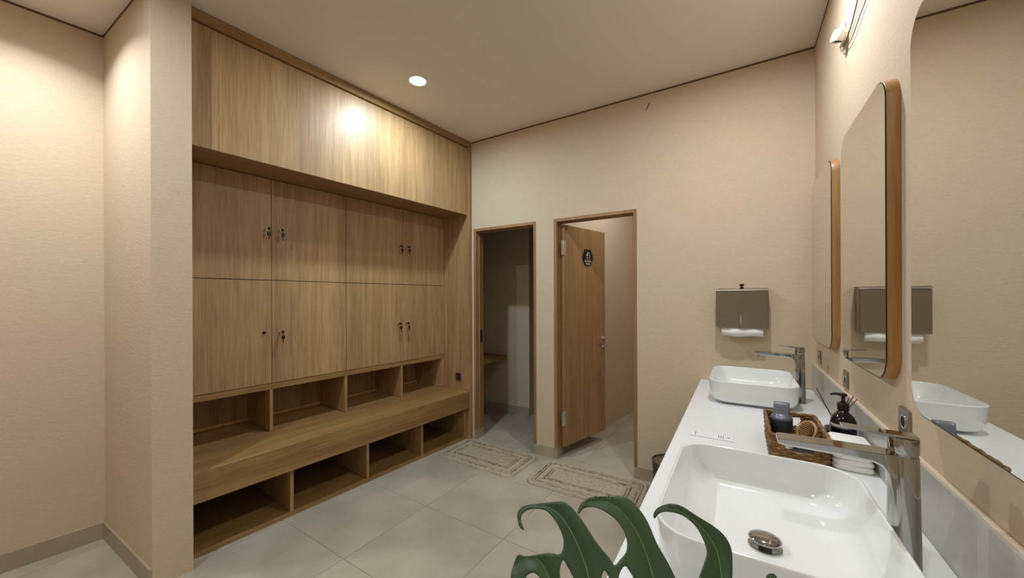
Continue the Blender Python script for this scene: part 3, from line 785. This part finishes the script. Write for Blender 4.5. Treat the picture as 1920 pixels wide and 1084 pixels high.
# ================================================================ monstera plant in front
OUT= [(-194.9, -54.2), (-193.4, -44.4), (-189.5, -34.4), (-184.0, -26.7), (-173.9, -28.6), (-154.4, -26.7), (-138.7, -25.4), (-124.7, -26.7), (-118.7, -20.2), (-116.8, -8.2), (-121.9, 7.0), (-131.4, 21.2), (-141.6, 30.0), (-155.7, 32.2), (-168.3, 30.8), (-177.6, 24.9), (-179.4, 15.5), (-174.8, 4.2), (-181.2, 7.0), (-185.1, 18.3), (-184.2, 28.5), (-176.6, 36.0), (-159.6, 39.0), (-134.2, 41.3), (-113.0, 42.0), (-104.1, 37.5), (-93.6, 27.1), (-79.6, 7.0), (-66.6, -13.6), (-52.1, -30.6), (-46.0, -39.4), (-37.1, -33.1), (-26.7, -24.1), (-22.3, -10.2), (-26.8, 7.0), (-36.7, 19.8), (-51.5, 30.0), (-67.4, 35.2), (-81.2, 33.0), (-89.7, 24.9), (-90.7, 30.0), (-83.6, 40.5), (-68.9, 48.9), (-48.1, 50.5), (-31.2, 49.7), (-19.8, 51.2), (-6.6, 45.1), (6.6, 28.5), (14.7, 10.5), (20.6, -13.6), (30.2, -36.3), (35.7, -54.2), (39.9, -72.5), (55.4, -72.5), (68.9, -54.2), (82.4, -36.9), (90.9, -23.5), (90.3, -6.8), (84.0, 10.5), (68.4, 23.4), (48.0, 27.8), (35.0, 25.6), (26.7, 19.0), (25.1, 22.7), (30.5, 30.8), (43.0, 36.7), (57.1, 39.0), (72.8, 35.2), (91.9, 21.9), (115.1, 6.3), (126.3, -6.8), (128.5, -21.5), (122.9, -39.4), (114.9, -57.8), (101.4, -86.6), (81.8, -113.3), (101.3, -108.1), (131.7, -86.6), (158.0, -63.7), (167.9, -51.8), (176.2, -48.7), (181.6, -51.8), (178.8, -63.7), (161.6, -92.1), (129.4, -123.5), (91.9, -147.7), (47.2, -161.4), (0.4, -165.9), (-50.3, -161.4), (-93.8, -147.7), (-131.6, -123.5), (-164.7, -92.1), (-187.5, -69.6)]
HOLES= [[(-119.9, -33.8), (-115.1, -39.4), (-108.6, -50.6), (-102.6, -63.7), (-105.7, -78.2), (-118.6, -75.3), (-124.6, -60.8), (-125.6, -45.7)], [(-60.8, -45.7), (-56.8, -53.0), (-54.7, -62.5), (-60.0, -67.2), (-66.3, -60.8), (-66.4, -51.8)], [(-30.9, -40.7), (-26.0, -46.9), (-20.0, -60.8), (-26.7, -70.7), (-39.1, -66.7), (-42.8, -54.8), (-38.0, -45.7)], [(-162.3, -48.7), (-155.6, -53.0), (-151.5, -60.8), (-157.9, -69.6), (-171.1, -66.7), (-175.4, -57.8), (-170.7, -50.6)]]
RIBS= [[(-177.1, 10.5), (-181.8, 22.7), (-175.0, 32.2), (-159.8, 36.0), (-141.3, 36.0), (-125.1, 28.5), (-111.5, 14.0), (-97.9, -10.2), (-87.4, -39.4), (-81.7, -63.7), (-60.1, -108.1), (-28.6, -152.3)], [(-88.2, 30.0), (-76.9, 39.7), (-57.9, 42.8), (-37.1, 40.5), (-19.1, 24.9), (-4.0, 0.0), (3.2, -26.7), (6.3, -54.2), (5.3, -86.6), (3.8, -118.4), (-4.8, -161.4)], [(26.8, 22.7), (39.2, 32.2), (59.3, 32.2), (79.3, 21.2), (97.7, 2.8), (106.6, -16.9), (106.1, -39.4), (98.4, -63.7), (69.7, -108.1), (27.1, -143.0), (-4.8, -161.4)], [(-188.8, -39.4), (-174.0, -31.8), (-156.2, -33.1), (-147.5, -42.6), (-137.3, -60.8), (-114.5, -92.1), (-77.4, -128.5), (-28.6, -152.3)], [(175.0, -51.2), (156.0, -81.0), (111.0, -118.4), (52.1, -147.7), (-4.8, -161.4)]]
LP0 = Vector((-.1299, .5776, 1.0436)); LEX = Vector((.8517, .524, -.0038)); LEV = Vector((-.3482, .5714, .7431)); LN = Vector((.3916, -.6316, .6691))
def sm2(P, k=3, closed=True):
    n = len(P); out = []
    rng = range(n) if closed else range(n - 1)
    for i in rng:
        a, b, c, d = (P[(i - 1) % n], P[i], P[(i + 1) % n], P[(i + 2) % n]) if closed else (P[max(i - 1, 0)], P[i], P[i + 1], P[min(i + 2, n - 1)])
        for j in range(k):
            t = j / k
            out.append(tuple(.5 * (2 * b[q] + (c[q] - a[q]) * t + (2 * a[q] - 5 * b[q] + 4 * c[q] - d[q]) * t * t + (3 * b[q] - a[q] - 3 * c[q] + d[q]) * t ** 3) for q in (0, 1)))
    if not closed: out.append(tuple(P[-1]))
    return out
out_s = sm2(OUT); holes_s = [sm2(h) for h in HOLES]; ribs_s = [sm2(r_, 4, False) for r_ in RIBS]
def inside(p, poly):
    c = False; n = len(poly); x, y = p
    for i in range(n):
        x1, y1 = poly[i]; x2, y2 = poly[i - 1]
        if (y1 > y) != (y2 > y) and x < (x2 - x1) * (y - y1) / (y2 - y1) + x1: c = not c
    return c
verts = []; edges = []
def add_loop(L):
    s = len(verts); verts.extend(Vector(p) for p in L); n = len(L)
    edges.extend((s + i, s + (i + 1) % n) for i in range(n))
add_loop(out_s)
for h_ in holes_s: add_loop(h_)
xs = [p[0] for p in out_s]; ys = [p[1] for p in out_s]
gx = min(xs)
while gx < max(xs):
    gy = min(ys)
    while gy < max(ys):
        q = (gx + random.uniform(-.6, .6), gy + random.uniform(-.6, .6))
        if inside(q, out_s) and not any(inside(q, h_) for h_ in holes_s):
            if min((q[0] - p[0]) ** 2 + (q[1] - p[1]) ** 2 for p in out_s) > 2.2: verts.append(Vector(q))
        gy += 4.0
    gx += 4.0
V2, E2, F2, *_ = delaunay_2d_cdt(verts, edges, [], 0, 1e-4)
ribpts = [Vector(p) for r_ in ribs_s for p in r_]
def segd(p, a, b):
    ab = b - a; t = max(0, min(1, (p - a).dot(ab) / max(ab.length_squared, 1e-9))); return (a + ab * t - p).length
ribsegs = [(Vector(r_[i]), Vector(r_[i + 1])) for r_ in ribs_s for i in range(len(r_) - 1)]
def leafh(p):
    d = min(segd(p, a, b) for a, b in ribsegs)
    hgt = .42 * min(d, 14) - .010 * min(d, 14) ** 2
    x, y = p
    hgt += -.0009 * max(0, -120 - x) ** 2 - .0006 * max(0, y - 5) ** 2 + 2.0 * math.sin(x / 38.0) + 1.2 * math.sin(y / 31.0)
    return hgt
def L3(p, extra=0.0):
    return LP0 + (LEX * p[0] + LEV * p[1] + LN * (leafh(Vector((p[0], p[1]))) + extra)) * .001
bm = bmesh.new(); bv = [bm.verts.new(L3(p)) for p in V2]
for f in F2:
    if len(f) < 3: continue
    c_ = sum((V2[i] for i in f), Vector((0, 0))) / len(f)
    if inside(c_, out_s) and not any(inside(c_, h_) for h_ in holes_s):
        try: bm.faces.new([bv[i] for i in f])
        except ValueError: pass
for v in [v for v in bm.verts if not v.link_faces]: bm.verts.remove(v)
plant = empty('monstera_plant')
lfo = from_bm('leaf', bm, leaf_m, plant, smooth=True); lfo['label'] = 'large split dark green leaf with curling lobe tips'
md = lfo.modifiers.new('s', 'SOLIDIFY'); md.thickness = .0006; md.offset = 0
for r_ in ribs_s:
    bm = bmesh.new(); n = len(r_); tube(bm, [L3(p, .5) for p in r_], [.0004 + .0009 * i / n for i in range(n)], 6)
    from_bm('leaf_vein', bm, vein_m, lfo, smooth=True)
end = L3(RIBS[1][-1])
bm = bmesh.new(); tube(bm, smooth_path([end, end + Vector((.03, -.03, -.01)), (.03, .40, .935), (.035, .36, .90), (.03, .33, .87)], 6), .0034, 8); from_bm('stalk', bm, stem_m, plant, smooth=True)
bm = bmesh.new(); lathe(bm, [(.040, .0), (.042, .003), (.052, .075), (.054, .078), (.054, .086), (.050, .086), (.048, .07)], 32, .03, .33); rot_bm(bm, Matrix.Translation((0, 0, TZ))); from_bm('pot', bm, pot_m, plant, angle=40)
bm = bmesh.new(); lathe(bm, [(.0475, .060), (.0475, .072)], 28, .03, .33); rot_bm(bm, Matrix.Translation((0, 0, TZ))); from_bm('soil', bm, soil_m, plant)
rebase(plant, (.03, .33, TZ)); tag(plant, 'green monstera plant with a big split leaf in the lower foreground', 'plant')
